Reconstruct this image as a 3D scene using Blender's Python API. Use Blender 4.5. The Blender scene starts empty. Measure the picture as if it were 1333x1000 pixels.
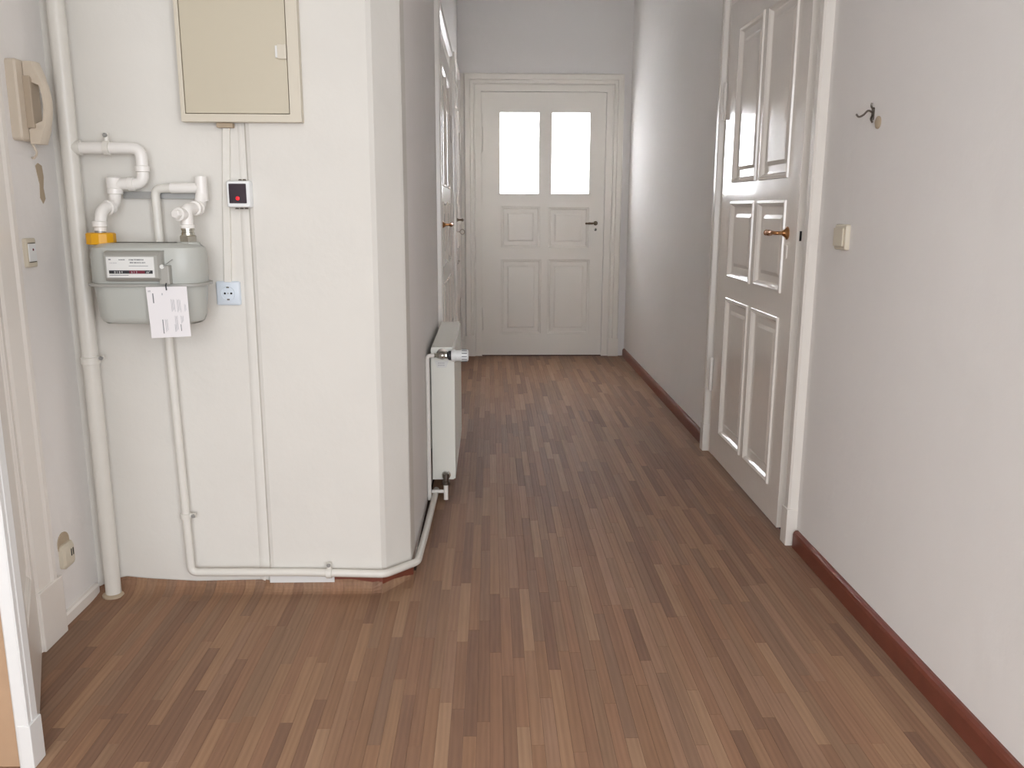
import bpy, bmesh, math, random
from mathutils import Vector, Matrix, Euler
random.seed(7)
SC = bpy.context.scene
COL = SC.collection
PI = math.pi

# ------------------------------------------------------------------ camera, world, lights, exposure
CAM_H = 1.22
cd = bpy.data.cameras.new('camera'); cam = bpy.data.objects.new('camera', cd); COL.objects.link(cam)
cd.sensor_width = 36.0; cd.lens = 1107.9 / 1333 * 36.0; cd.clip_start = 0.02
pitch, yaw, roll = 0.204688, 0.026216, 0.003162
fw = Vector((math.sin(yaw) * math.cos(pitch), math.cos(yaw) * math.cos(pitch), -math.sin(pitch)))
rt = fw.cross(Vector((0, 0, 1))).normalized(); up = rt.cross(fw)
r2 = rt * math.cos(roll) + up * math.sin(roll); u2 = -rt * math.sin(roll) + up * math.cos(roll)
cam.matrix_world = Matrix(((r2.x, u2.x, -fw.x, 0), (r2.y, u2.y, -fw.y, 0), (r2.z, u2.z, -fw.z, CAM_H), (0, 0, 0, 1)))
SC.camera = cam

w = bpy.data.worlds.new('World'); SC.world = w; w.use_nodes = True
bg = w.node_tree.nodes['Background']; bg.inputs[0].default_value = (0.75, 0.85, 1.0, 1); bg.inputs[1].default_value = 1.0

def area(name, loc, rot, sx, sy, power, col):
    l = bpy.data.lights.new(name, 'AREA'); l.shape = 'RECTANGLE'; l.size = sx; l.size_y = sy; l.energy = power; l.color = col
    o = bpy.data.objects.new(name, l); COL.objects.link(o); o.location = loc; o.rotation_euler = rot
    return o
# daylight through the window of the room behind the camera
area('window_daylight', (-0.15, -3.15, 1.50), (PI / 2, 0, 0), 2.3, 2.0, 100.0, (0.95, 0.98, 1.03))
area('side_fill_light', (1.12, -1.2, 1.35), (0, PI / 2, 0), 1.8, 1.5, 80.0, (0.95, 0.98, 1.03))  # unseen fill light, added to brighten the left and corridor-left walls
area('left_fill_light', (-3.18, -1.0, 1.35), (0, -PI / 2, 0), 1.8, 2.0, 44.0, (0.95, 0.98, 1.03))  # second added fill, out of view, lifts the right wall
# daylight in the bright room / stairwell behind the end door's panes
area('stairwell_daylight', (0.44, 7.75, 1.75), (-PI / 2, 0, 0), 1.5, 1.3, 430.0, (0.95, 0.98, 1.0))
SC.view_settings.view_transform = 'Standard'; SC.view_settings.look = 'None'
SC.view_settings.gamma = 1.0; SC.view_settings.use_curve_mapping = False
SC.view_settings.exposure = 0.0

# ------------------------------------------------------------------ materials
def lin(c):
    return tuple((x / 255 / 12.92) if x / 255 <= 0.04045 else ((x / 255 + 0.055) / 1.055) ** 2.4 for x in c) + (1,)
MATS = {}
def mat(name, rgb, rough=0.5, metal=0.0, bump=0.0, bscale=40.0, var=0.0, vscale=3.0, coat=0.0, emit=None, spec=0.5):
    m = bpy.data.materials.new(name); m.use_nodes = True; nt = m.node_tree; N = nt.nodes; L = nt.links
    b = N['Principled BSDF']; b.inputs['Roughness'].default_value = rough; b.inputs['Metallic'].default_value = metal
    b.inputs['Coat Weight'].default_value = coat; b.inputs['Specular IOR Level'].default_value = spec
    c = lin(rgb); b.inputs['Base Color'].default_value = c
    tc = N.new('ShaderNodeNewGeometry')
    if var > 0:
        n = N.new('ShaderNodeTexNoise'); n.inputs['Scale'].default_value = vscale; n.inputs['Detail'].default_value = 4
        L.new(tc.outputs['Position'], n.inputs['Vector'])
        mx = N.new('ShaderNodeMix'); mx.data_type = 'RGBA'
        mx.inputs[6].default_value = tuple(x * (1 - var) for x in c[:3]) + (1,)
        mx.inputs[7].default_value = tuple(min(1, x * (1 + var * .6)) for x in c[:3]) + (1,)
        L.new(n.outputs['Fac'], mx.inputs[0]); L.new(mx.outputs[2], b.inputs['Base Color'])
    if bump > 0:
        n2 = N.new('ShaderNodeTexNoise'); n2.inputs['Scale'].default_value = bscale; n2.inputs['Detail'].default_value = 5
        L.new(tc.outputs['Position'], n2.inputs['Vector'])
        bp = N.new('ShaderNodeBump'); bp.inputs['Strength'].default_value = 1.0; bp.inputs['Distance'].default_value = bump
        L.new(n2.outputs['Fac'], bp.inputs['Height']); L.new(bp.outputs['Normal'], b.inputs['Normal'])
    if emit:
        b.inputs['Emission Color'].default_value = lin(emit[0]); b.inputs['Emission Strength'].default_value = emit[1]
    MATS[name] = m
    return m
mat('wall_paint', (240, 236, 232), .85, bump=.0035, bscale=9, var=.05, vscale=1.6)
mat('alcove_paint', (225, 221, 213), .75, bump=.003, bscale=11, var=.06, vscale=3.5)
mat('ceiling_paint', (240, 236, 230), .9)
mat('room_paint', (232, 227, 220), .9)
mat('door_gloss', (238, 231, 222), .17, bump=.0006, bscale=22, coat=.4)
mat('end_door_paint', (242, 236, 226), .35, bump=.0008, bscale=20)
mat('casing_paint', (238, 232, 224), .25, bump=.0006, bscale=25)
mat('frame_white', (226, 225, 222), .4)
mat('pipe_paint', (226, 222, 213), .35, bump=.0008, bscale=60, var=.04, vscale=20)
mat('plastic_white', (235, 236, 235), .35)
mat('fitting_white', (238, 234, 228), .3)
mat('socket_plastic', (216, 224, 232), .3)
mat('switch_cream', (214, 204, 184), .4)
mat('phone_cream', (214, 201, 183), .4)
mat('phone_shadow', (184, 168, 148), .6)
mat('cabinet_cream', (200, 190, 168), .4, var=.03)
mat('cabinet_frame', (211, 202, 184), .4)
mat('meter_grey', (186, 187, 180), .38)
mat('meter_box', (165, 163, 156), .4)
mat('label_white', (225, 224, 220), .4)
mat('black_print', (42, 42, 46), .5)
mat('grey_print', (122, 122, 124), .6)
mat('light_print', (186, 184, 186), .7)
mat('red_print', (110, 32, 50), .5)
mat('paper', (232, 228, 228), .7)
mat('yellow_nut', (226, 164, 18), .4)
mat('nickel', (190, 188, 178), .25, metal=1)
mat('dark_nickel', (120, 112, 104), .35, metal=1)
mat('zinc', (170, 170, 168), .45, metal=.7)
mat('brass', (190, 140, 95), .25, metal=1)
mat('old_brass', (120, 104, 84), .4, metal=1)
mat('radiator_white', (232, 231, 222), .3)
mat('radiator_gap', (40, 36, 34), .8)
mat('display_dark', (48, 34, 46), .15)
mat('lamp_red', (255, 30, 35), .4, emit=((255, 20, 30), 1.6))
mat('stain_tan', (184, 166, 142), .8)
mat('dark_hole', (26, 22, 22), .8)
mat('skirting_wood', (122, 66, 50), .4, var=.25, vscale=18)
mat('board_wood', (184, 152, 122), .5, var=.12, vscale=12)
mat('threshold_dark', (70, 44, 36), .7)
mat('subfloor', (70, 50, 40), .9)

def glass_mat():
    m = bpy.data.materials.new('frosted_glass'); m.use_nodes = True; nt = m.node_tree; N = nt.nodes; L = nt.links
    N.remove(N['Principled BSDF'])
    t = N.new('ShaderNodeBsdfTranslucent'); t.inputs[0].default_value = (.96, .97, 1, 1)
    g = N.new('ShaderNodeBsdfGlossy'); g.inputs['Roughness'].default_value = .15
    f = N.new('ShaderNodeFresnel'); mx = N.new('ShaderNodeMixShader')
    L.new(f.outputs[0], mx.inputs[0]); L.new(t.outputs[0], mx.inputs[1]); L.new(g.outputs[0], mx.inputs[2])
    L.new(mx.outputs[0], N['Material Output'].inputs[0]); MATS['frosted_glass'] = m
glass_mat()

def floor_mat():
    m = bpy.data.materials.new('vinyl_strip'); m.use_nodes = True; nt = m.node_tree; N = nt.nodes; L = nt.links
    b = N['Principled BSDF']
    at = N.new('ShaderNodeAttribute'); at.attribute_name = 'tone'
    geo = N.new('ShaderNodeNewGeometry')
    off = N.new('ShaderNodeVectorMath'); off.operation = 'MULTIPLY_ADD'
    at2 = N.new('ShaderNodeAttribute'); at2.attribute_name = 'shift'
    L.new(at2.outputs['Color'], off.inputs[0]); off.inputs[1].default_value = (37, 53, 0)
    mp = N.new('ShaderNodeVectorMath'); mp.operation = 'MULTIPLY'; mp.inputs[1].default_value = (1, .07, 1)
    L.new(geo.outputs['Position'], mp.inputs[0]); L.new(mp.outputs[0], off.inputs[2])
    n = N.new('ShaderNodeTexNoise'); n.inputs['Scale'].default_value = 90; n.inputs['Detail'].default_value = 6; n.inputs['Distortion'].default_value = .6
    L.new(off.outputs[0], n.inputs['Vector'])
    wv = N.new('ShaderNodeTexWave'); wv.bands_direction = 'X'; wv.inputs['Scale'].default_value = 22; wv.inputs['Distortion'].default_value = 7
    wv.inputs['Detail'].default_value = 3; wv.inputs['Detail Scale'].default_value = .9
    L.new(off.outputs[0], wv.inputs['Vector'])
    s = N.new('ShaderNodeMath'); s.operation = 'MULTIPLY_ADD'; s.inputs[1].default_value = .35; L.new(wv.outputs['Fac'], s.inputs[0]); L.new(n.outputs['Fac'], s.inputs[2])
    cr = N.new('ShaderNodeValToRGB'); cr.color_ramp.elements[0].position = .35; cr.color_ramp.elements[0].color = (.86, .845, .83, 1)
    cr.color_ramp.elements[1].position = 1.0; cr.color_ramp.elements[1].color = (1.09, 1.085, 1.08, 1)
    L.new(s.outputs[0], cr.inputs[0])
    mx = N.new('ShaderNodeMix'); mx.data_type = 'RGBA'; mx.blend_type = 'MULTIPLY'; mx.inputs[0].default_value = 1
    L.new(at.outputs['Color'], mx.inputs[6]); L.new(cr.outputs[0], mx.inputs[7]); L.new(mx.outputs[2], b.inputs['Base Color'])
    b.inputs['Roughness'].default_value = .6; b.inputs['Specular IOR Level'].default_value = .35
    MATS['vinyl_strip'] = m
floor_mat()

# ------------------------------------------------------------------ helpers
def meshobj(name, verts, faces, m, parent=None, smooth=False, kind=None, bevel=0, mi=None):
    me = bpy.data.meshes.new(name)
    vs = [Vector(v) for v in verts]
    loc = Vector((0, 0, 0))
    o = bpy.data.objects.new(name, me); COL.objects.link(o)
    if parent is not None:
        base = parent.get('_base', None)
        if base is not None:
            vs = [v - Vector(base) for v in vs]; o['_base'] = tuple(base)
        o.parent = parent
    else:
        lo = [min(v[i] for v in vs) for i in range(3)]; hi = [max(v[i] for v in vs) for i in range(3)]
        loc = Vector(((lo[0] + hi[0]) / 2, (lo[1] + hi[1]) / 2, lo[2])); vs = [v - loc for v in vs]
        o.location = loc; o['_base'] = tuple(loc)
    me.from_pydata([tuple(v) for v in vs], [], faces)
    for mm in (m if isinstance(m, (list, tuple)) else [m]): me.materials.append(MATS[mm])
    if mi: 
        for p, k in zip(me.polygons, mi): p.material_index = k
    b = bmesh.new(); b.from_mesh(me)
    bmesh.ops.recalc_face_normals(b, faces=b.faces)
    if bevel > 0:
        es = [e for e in b.edges if len(e.link_faces) == 2 and e.calc_face_angle(0) > .6]
        bmesh.ops.bevel(b, geom=es, offset=bevel, segments=2, affect='EDGES', profile=.6)
    b.to_mesh(me); b.free()
    if smooth:
        for p in me.polygons: p.use_smooth = True
        me.set_sharp_from_angle(angle=math.radians(38))
    if kind: o['kind'] = kind
    return o
class MB:
    def __init__(s): s.v = []; s.f = []
    def add(s, v, f):
        k = len(s.v); s.v += [tuple(x) for x in v]; s.f += [tuple(i + k for i in q) for q in f]; return s
    def box(s, x0, x1, y0, y1, z0, z1):
        return s.add([(x0, y0, z0), (x1, y0, z0), (x1, y1, z0), (x0, y1, z0), (x0, y0, z1), (x1, y0, z1), (x1, y1, z1), (x0, y1, z1)],
                     [(0, 3, 2, 1), (4, 5, 6, 7), (0, 1, 5, 4), (1, 2, 6, 5), (2, 3, 7, 6), (3, 0, 4, 7)])
    def rings(s, rings, cap0=True, cap1=True):
        n = len(rings[0]); k = len(s.v)
        for r in rings: s.v += [tuple(p) for p in r]
        for i in range(len(rings) - 1):
            for j in range(n):
                a = k + i * n + j; b = k + i * n + (j + 1) % n
                s.f.append((a, b, b + n, a + n))
        if cap0: s.f.append(tuple(k + j for j in range(n))[::-1])
        if cap1: s.f.append(tuple(k + (len(rings) - 1) * n + j for j in range(n)))
        return s
    def lathe(s, c, axis, prof, n=20):
        c = Vector(c); a = Vector(axis).normalized(); u = a.orthogonal().normalized(); v = a.cross(u)
        return s.rings([[c + a * h + (u * math.cos(2 * PI * j / n) + v * math.sin(2 * PI * j / n)) * r for j in range(n)] for h, r in prof])
    def tube(s, pts, r, n=14, fil=0.0, caps=True):
        P = [Vector(p) for p in pts]
        if fil > 0:
            Q = [P[0]]
            for i in range(1, len(P) - 1):
                a = (P[i - 1] - P[i]); b = (P[i + 1] - P[i]); d = min(fil, a.length * .49, b.length * .49)
                a = P[i] + a.normalized() * d; b = P[i] + b.normalized() * d
                for t in range(7):
                    t /= 6; Q.append(a * (1 - t) ** 2 + P[i] * 2 * t * (1 - t) + b * t * t)
            Q.append(P[-1]); P = Q
        T = []
        for i in range(len(P)):
            t = (P[min(i + 1, len(P) - 1)] - P[max(i - 1, 0)]); T.append(t.normalized())
        u = T[0].orthogonal().normalized(); R = []
        for i, p in enumerate(P):
            u = (u - T[i] * u.dot(T[i])).normalized(); v = T[i].cross(u)
            rr = r[i] if isinstance(r, (list, tuple)) else r
            R.append([p + (u * math.cos(2 * PI * j / n) + v * math.sin(2 * PI * j / n)) * rr for j in range(n)])
        return s.rings(R, caps, caps)
    def prism(s, poly, axis, a, b):   # polygon in the two other axes, extruded along axis
        def mk(p, t): return (t, p[0], p[1]) if axis == 0 else ((p[0], t, p[1]) if axis == 1 else (p[0], p[1], t))
        return s.rings([[mk(p, a) for p in poly], [mk(p, b) for p in poly]])
    def obj(s, name, m, parent=None, **k): return meshobj(name, s.v, s.f, m, parent, **k)
def box(name, x0, x1, y0, y1, z0, z1, m, parent=None, **k): return MB().box(x0, x1, y0, y1, z0, z1).obj(name, m, parent, **k)
def empty(name, base=None, loc=(0, 0, 0), rz=0.0, kind=None):
    o = bpy.data.objects.new(name, None); COL.objects.link(o); o.empty_display_size = .05
    o.rotation_euler = (0, 0, rz)
    if base is not None: o.location = base; o['_base'] = tuple(base)
    else: o.location = loc
    if kind: o['kind'] = kind
    return o
def tag(o, label, cat, group=None):
    o['label'] = label; o['category'] = cat
    if group: o['group'] = group
    return o
def rrect(x0, x1, z0, z1, r, n=5):
    P = []
    for cx, cz, a0 in ((x1 - r, z1 - r, 0), (x0 + r, z1 - r, PI / 2), (x0 + r, z0 + r, PI), (x1 - r, z0 + r, 1.5 * PI)):
        for i in range(n + 1):
            a = a0 + PI / 2 * i / n; P.append((cx + r * math.cos(a), cz + r * math.sin(a)))
    return P

def slab(u0, u1, z0, z1, holes, d0, d1, mapf, mb=None):
    """slab with rectangular holes; mapf(u, depth, z)"""
    mb = mb or MB()
    us = sorted({u0, u1} | {h[i] for h in holes for i in (0, 1)}); zs = sorted({z0, z1} | {h[i] for h in holes for i in (2, 3)})
    us = [u for u in us if u0 <= u <= u1]; zs = [z for z in zs if z0 <= z <= z1]
    def solid(i, j):
        if not (0 <= i < len(us) - 1 and 0 <= j < len(zs) - 1): return False
        cu = (us[i] + us[i + 1]) / 2; cz = (zs[j] + zs[j + 1]) / 2
        return not any(h[0] < cu < h[1] and h[2] < cz < h[3] for h in holes)
    idx = {}
    def V(i, j, d):
        k = (i, j, d)
        if k not in idx: idx[k] = len(mb.v); mb.v.append(tuple(mapf(us[i], (d0, d1)[d], zs[j])))
        return idx[k]
    for i in range(len(us) - 1):
        for j in range(len(zs) - 1):
            if not solid(i, j): continue
            mb.f.append((V(i, j, 0), V(i + 1, j, 0), V(i + 1, j + 1, 0), V(i, j + 1, 0)))
            mb.f.append((V(i, j, 1), V(i, j + 1, 1), V(i + 1, j + 1, 1), V(i + 1, j, 1)))
            for (a, b, p, q) in (((i - 1, j), None, (i, j), (i, j + 1)), ((i + 1, j), None, (i + 1, j), (i + 1, j + 1)),
                                 ((i, j - 1), None, (i, j), (i + 1, j)), ((i, j + 1), None, (i, j + 1), (i + 1, j + 1))):
                if not solid(*a): mb.f.append((V(*p, 0), V(*q, 0), V(*q, 1), V(*p, 1)))
    return mb

def ring_panel(rect, prof, cap=True, yb=0.0):
    """mitred mouldings inside rect; prof = [(inset, y)]; local door coordinates (front is -y)"""
    x0, x1, z0, z1 = rect; R = []
    for ins, y in prof: R.append([(x0 + ins, y, z0 + ins), (x1 - ins, y, z0 + ins), (x1 - ins, y, z1 - ins), (x0 + ins, y, z1 - ins)])
    return MB().rings(R, False, cap)

def casing(x0, x1, z1, prof, zb=0.0):
    """U-shaped architrave round an opening; prof = [(offset outward, y)] closed behind"""
    mb = MB(); n = len(prof); k = 0
    for (px, pz, sx, sz) in ((x0, zb, -1, 0), (x0, z1, -1, 1), (x1, z1, 1, 1), (x1, zb, 1, 0)):
        for off, y in prof: mb.v.append((px + sx * off, y, pz + sz * off))
    for i in range(3):
        for j in range(n):
            a = i * n + j; b = i * n + (j + 1) % n
            mb.f.append((a, b, b + n, a + n))
    mb.f.append(tuple(range(n))); mb.f.append(tuple(3 * n + j for j in range(n)))
    return mb

def lever(parent, x, z, direction, m, prot=.045, length=.10, scale=1.0):
    """lever handle with rosette, in door-local coordinates"""
    h = MB().tube([(x, -.004, z), (x, -prot, z), (x + direction * .03, -prot - .004, z + .002), (x + direction * length * .7, -prot, z - .004), (x + direction * length, -prot, z - .003)],
                  .007 * scale, fil=.012).obj('handle', m, parent, smooth=True)
    h['label'] = 'lever handle with turned grip'
    g = MB().lathe((x + direction * length * .45, -prot, z - .001), (direction, 0, 0), [(0, .007 * scale), (.008, .0105 * scale), (.02, .0095 * scale), (.028, .012 * scale), (.04, .011 * scale), (.05, .0085 * scale), (.058, .0115 * scale), (.066, .006 * scale)], 14)
    g.obj('grip', m, h, smooth=True)
    MB().lathe((x, .001, z), (0, -1, 0), [(0, .024 * scale), (.004, .024 * scale), (.007, .018 * scale), (.014, .012 * scale), (.02, .009 * scale)], 20).obj('rosette', m, h, smooth=True)
    return h

def hinge(parent, x, z0, z1, m='casing_paint', r=.007, y=-.006):
    mb = MB().lathe((x, y, z0), (0, 0, 1), [(0, r * .5), (.006, r), ((z1 - z0) / 2 - .001, r), ((z1 - z0) / 2, r * .8), ((z1 - z0) / 2 + .001, r), (z1 - z0 - .006, r), (z1 - z0, r * .5)], 12)
    return mb.obj('hinge', m, parent, smooth=True)

RAISED = [(0, 0), (.002, -.007), (.010, -.008), (.018, -.001), (.024, .009), (.030, .010), (.055, .010), (.070, .004), (.072, .004)]
FLATP = [(0, 0), (.006, .004), (.012, .004), (.022, .011), (.05, .011), (.062, .006), (.064, .006)]

# ------------------------------------------------------------------ setting: room shell
XR, XL, YE = 1.125, -0.268, 7.045
YA, YP = 2.603, 2.587      # alcove wall, pillar face
HC = 3.3
# right wall with the opening of door_2, and one added for the fill light
mR = lambda u, d, z: (XR + d, u, z)
slab(-3.2, YE + .3, 0, HC, [(3.05, 4.12, 0, 2.13), (-1.95, -.45, .45, 2.25)], 0, .14, mR).obj('wall_right', 'wall_paint', kind='structure')
# end wall with the opening of door_1
mE = lambda u, d, z: (u, YE + d, z)
slab(-1.0, XR, 0, HC, [(-.066, .93, 0, 2.115)], 0, .12, mE).obj('wall_end', 'wall_paint', kind='structure')
# left corridor wall with two openings
mL = lambda u, d, z: (XL + .018 * max(0, (u - 2.7)) / 4.3 - d, u, z)
slab(2.72, YE, 0, HC, [(4.42, 5.62, 0, 2.1), (6.17, 6.93, 0, 2.12)], 0, .14, mL).obj('wall_corridor_left', 'wall_paint', kind='structure')
# pillar front + chamfer (a solid corner block, slightly bulging at its foot)
def pillar():
    R = []
    for z in (0, .08, .3, .9, 2.0, HC):
        k = .012 * max(0, 1 - z / .9)
        R.append([(-.700, YA + .05, z), (-.716, YA, z), (-.709, YP + .004, z), (-.698, YP, z), (-.352, YP - k * .3, z), (-.338, YP + .010, z), (-.272 + k * .3, 2.695, z), (XL + .0015, 2.705, z), (XL + .0015, 2.83, z), (XL - .1, 2.83, z)])
    return MB().rings(R).obj('wall_pillar', 'alcove_paint', kind='structure')
wall_pillar = pillar()
wall_alcove = box('wall_alcove', -1.45, -.69, YA, YA + .12, 0, HC, 'alcove_paint', kind='structure')
wall_left = slab(.9, YA, 0, HC, [(1.5, 2.195, 0, 2.15)], 0, .14, lambda u, d, z: (-1.27 - d, u, z)).obj('wall_left', 'wall_paint', kind='structure')
# cross wall beside the camera, its end faces the doorway the photograph is taken through
box('wall_near', -3.2, -1.062, 1.725, 1.80, 0, HC, 'room_paint', kind='structure')
box('wall_lintel', -1.04, XR, 1.0, 1.12, 2.6, HC, 'room_paint', kind='structure')
# room behind the camera
slab(-3.2, 1.8, 0, HC, [(-2.0, 0.0, .45, 2.25)], 0, .14, lambda u, d, z: (-3.2 - d, u, z)).obj('wall_room_left', 'room_paint', kind='structure')  # opening added to hold the left fill light
slab(-3.34, XR, 0, HC, [(-1.3, 1.0, .5, 2.5)], 0, .12, lambda u, d, z: (u, -3.2 - d, z)).obj('wall_back', 'room_paint', kind='structure')
box('ceiling', -3.4, XR + .2, -3.4, YE + .3, HC, HC + .1, 'ceiling_paint', kind='structure')
# stairwell shell behind the end door
slab(-.45, 1.4, 0, HC, [], 0, .1, lambda u, d, z: (u, 8.0 + d, z)).obj('wall_stairwell', 'room_paint', kind='structure')

# plaster ridges over buried cables, filled patch
def relief(name, pts, y0, dep, m, parent):
    """pts: left/right edge pairs (xl, xr, z) on the alcove wall; low rounded ridge"""
    R = []
    for xl, xr, z in pts:
        wd = xr - xl
        R.append([(xl, y0 + .002, z), (xl + wd * .25, y0 - dep * .8, z), (xl + wd * .5, y0 - dep, z), (xl + wd * .75, y0 - dep * .8, z), (xr, y0 + .002, z)])
    return MB().rings(R).obj(name, m, parent, smooth=True)
relief('plaster_ridge', [(-.742, -.714, 1.0 + .2), (-.738, -.722, 1.46)], YP + .017, .003, 'alcove_paint', wall_alcove)
relief('plaster_ridge', [(-.752, -.712, .03), (-.748, -.716, .7), (-.744, -.716, 1.215)], YA, .005, 'alcove_paint', wall_alcove)

# ------------------------------------------------------------------ floor: base + strips of the vinyl
floor = box('floor', -3.3, XR + .15, -3.3, 7.9, -.10, -.004, 'subfloor', kind='structure')
SW = .0317
PAL = [(141, 105, 78), (150, 115, 88), (131, 97, 74), (122, 90, 70), (158, 122, 92), (138, 108, 84), (146, 108, 82), (128, 100, 80), (152, 118, 94), (136, 100, 76), (114, 84, 66), (163, 130, 101)]
def curl_start(x):
    P = [(-1.27, 2.50), (-1.058, 2.52), (-.825, 2.54), (-.588, 2.55), (-.352, 2.545), (-.262, 2.670)]
    if x <= P[0][0]: return P[0][1]
    for (a, b), (c, d) in zip(P, P[1:]):
        if x <= c: return b + (d - b) * (x - a) / (c - a)
    return 99
def curl_h(x):
    P = [(-1.27, .012), (-1.19, .05), (-1.10, .040), (-.95, .030), (-.70, .034), (-.45, .040), (-.33, .038), (-.262, .030)]
    for (a, b), (c, d) in zip(P, P[1:]):
        if a <= x <= c: return b + (d - b) * (x - a) / (c - a)
    return .012
def bend(x, y):
    if x > -.262: return (x, y, 0.0)
    y0 = curl_start(x)
    if y <= y0: return (x, y, 0.0)
    t = min(1, (y - y0) / .075) if x < -.352 else min(1, (y - y0) / .055); ymax = (YA if x < -.714 else (YP if x < -.348 else YP + (x + .348) * 1.42)) - .004
    return (x, min(y0 + (ymax - y0) * math.sin(t * PI / 2) , ymax), curl_h(x) * (1 - math.cos(t * PI / 2)) )
def wallx(y):      # left limit of the floor
    if y < 1.0: return -3.2
    if y < 1.8: return -3.2
    if y < YA + .1: return -1.268
    return XL + .004
strips = []
x = -3.2; row = 0
rows = []
xx = -1.2700 - 62 * SW
while xx < XR - .001:
    rows.append((xx, min(xx + SW, XR - .001))); xx += SW
for (a, b) in rows:
    ymin = 0.6 if b > -1.25 else .6
    y = ymin - random.uniform(0, .5)
    while y < 7.06:
        L_ = random.choice([.30, .36, .42, .48, .48, .54, .62]) * random.uniform(.92, 1.08); y2 = y + L_
        cx = (a + b) / 2
        if cx < -1.268: lim = 1.8
        elif cx < -.352: lim = curl_start(cx) + .075
        elif cx < -.262: lim = curl_start(cx) + .055
        else: lim = 7.06
        if y < lim - .01:
            strips.append((a, b, max(y, .6), min(y2, lim)))
            if y2 > lim - .03: strips[-1] = (a, b, max(y, .6), lim)
        y = y2 if y2 < lim - .03 else 99
strips = [s for s in strips if s[3] - s[2] > .02]
def strip_geo(a, b, y0, y1, dx=.0002):
    ys = [y0 + dx, y1 - dx]
    c = curl_start((a + b) / 2) if (a + b) / 2 < -.262 and (a + b) / 2 > -1.268 else 99
    if y1 > c:
        ys = [y0 + dx] + [y for y in [c + .075 * i / 6 for i in range(7)] if y0 + dx < y < y1 - .003] + [y1 - dx]
    R = []
    cs = lambda q: curl_start(q) if q < -.262 else 2.670 + (q + .262) * 1.4
    slant = c < 90 and y1 > c + .05
    for y in ys:
        wgt = max(0, (y - max(y0, c - .1)) / (y1 - max(y0, c - .1))) if slant else 0
        l = bend(a + dx, y + wgt * (cs(a) - c)); r = bend(b - dx, y + wgt * (cs(b) - c))
        R.append([(l[0], l[1], l[2] - .0035), (l[0], l[1], l[2] - .0003), (l[0] + .0002, l[1], l[2]), (r[0] - .0002, r[1], r[2]), (r[0], r[1], r[2] - .0003), (r[0], r[1], r[2] - .0035)])
    return MB().rings(R)
def projw(s):   # on-screen size of a strip, to choose the nearest ones
    cx = (s[0] + s[1]) / 2; y0 = max(s[2], 1.68)
    if s[3] < 1.66: return -1
    if abs(cx) > .62 * (s[3] * 1.02 + .1) + .1: return -1
    def py(y): return (y * .2032 + CAM_H * .979) / (y * .979 + CAM_H * .2032)   # rough tangent
    return (s[1] - s[0]) * max(0, (CAM_H / y0 - CAM_H / s[3])) / ((y0 + s[3]) / 2 + .3)
def set_tone(me, tones, polys_per=None):
    ca = me.color_attributes.new('tone', 'FLOAT_COLOR', 'CORNER'); sh = me.color_attributes.new('shift', 'FLOAT_COLOR', 'CORNER')
    for p in me.polygons:
        c, s = tones[p.index] if polys_per else tones
        for li in p.loop_indices: ca.data[li].color = c; sh.data[li].color = s
def rnd_tone(s):
    c = lin(tuple(m_ + (c_ - m_) * .62 for c_, m_ in zip(random.choice(PAL), (141, 108, 84)))); c = (c[0], c[1] * 1.03, c[2] * 1.07); k = random.uniform(1.02, 1.14)
    return (tuple(v * k for v in c[:3]) + (1,), (random.random(), random.random(), 0, 1))
order = sorted(strips, key=projw, reverse=True)
near = order[:296]; rest = order[296:]
for s in near:
    g = strip_geo(*s); o = g.obj('floor_strip', 'vinyl_strip', floor)
    set_tone(o.data, rnd_tone(s))
mb = MB(); tl = []
for s in rest:
    n0 = len(mb.f); g = strip_geo(*s); mb.add(g.v, g.f); t = rnd_tone(s); tl += [t] * (len(mb.f) - n0)
# floor of the room behind the camera, unseen
o = mb.obj('floor_strips', 'vinyl_strip', floor, kind='stuff'); set_tone(o.data, tl, True)

# ------------------------------------------------------------------ skirtings
def skirt(name, y0, y1, parent=None):
    P = [(XR + .001, 0), (XR - .018, 0), (XR - .018, .050), (XR - .015, .060), (XR - .008, .066), (XR + .001, .066)]
    return MB().rings([[(p[0], y0, p[1]) for p in P], [(p[0], y1, p[1]) for p in P]]).obj(name, 'skirting_wood', kind='structure')
skirt('baseboard_right', -3.2, 2.912); skirt('baseboard_right_far', 4.25, 7.01)
MB().rings([[(-1.272, y, 0), (-1.255, y, 0), (-1.255, y, .030), (-1.260, y, .036), (-1.272, y, .036)] for y in (2.330, 2.575)]).obj('baseboard_left', 'casing_paint', kind='structure')
MB().box(-.712, -.505, YP - .006, YP + .02, .03, .062).obj('baseboard_alcove', 'frame_white', kind='structure')

def poly_skirt(name, pts, h, th, m):
    R = [[(x, y, 0), (x - nx * th, y - ny * th, 0), (x - nx * th, y - ny * th, h), (x, y, h)] for x, y, nx, ny in pts]
    return MB().rings(R).obj(name, m, kind='structure')
poly_skirt('baseboard_pillar', [(-.505, YP, 0, 1), (-.350, YP - .003, -.25, .95), (-.264, 2.698, -.9, .5), (-.264, 2.72, -1, 0)], .050, .003, 'skirting_wood')
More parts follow.
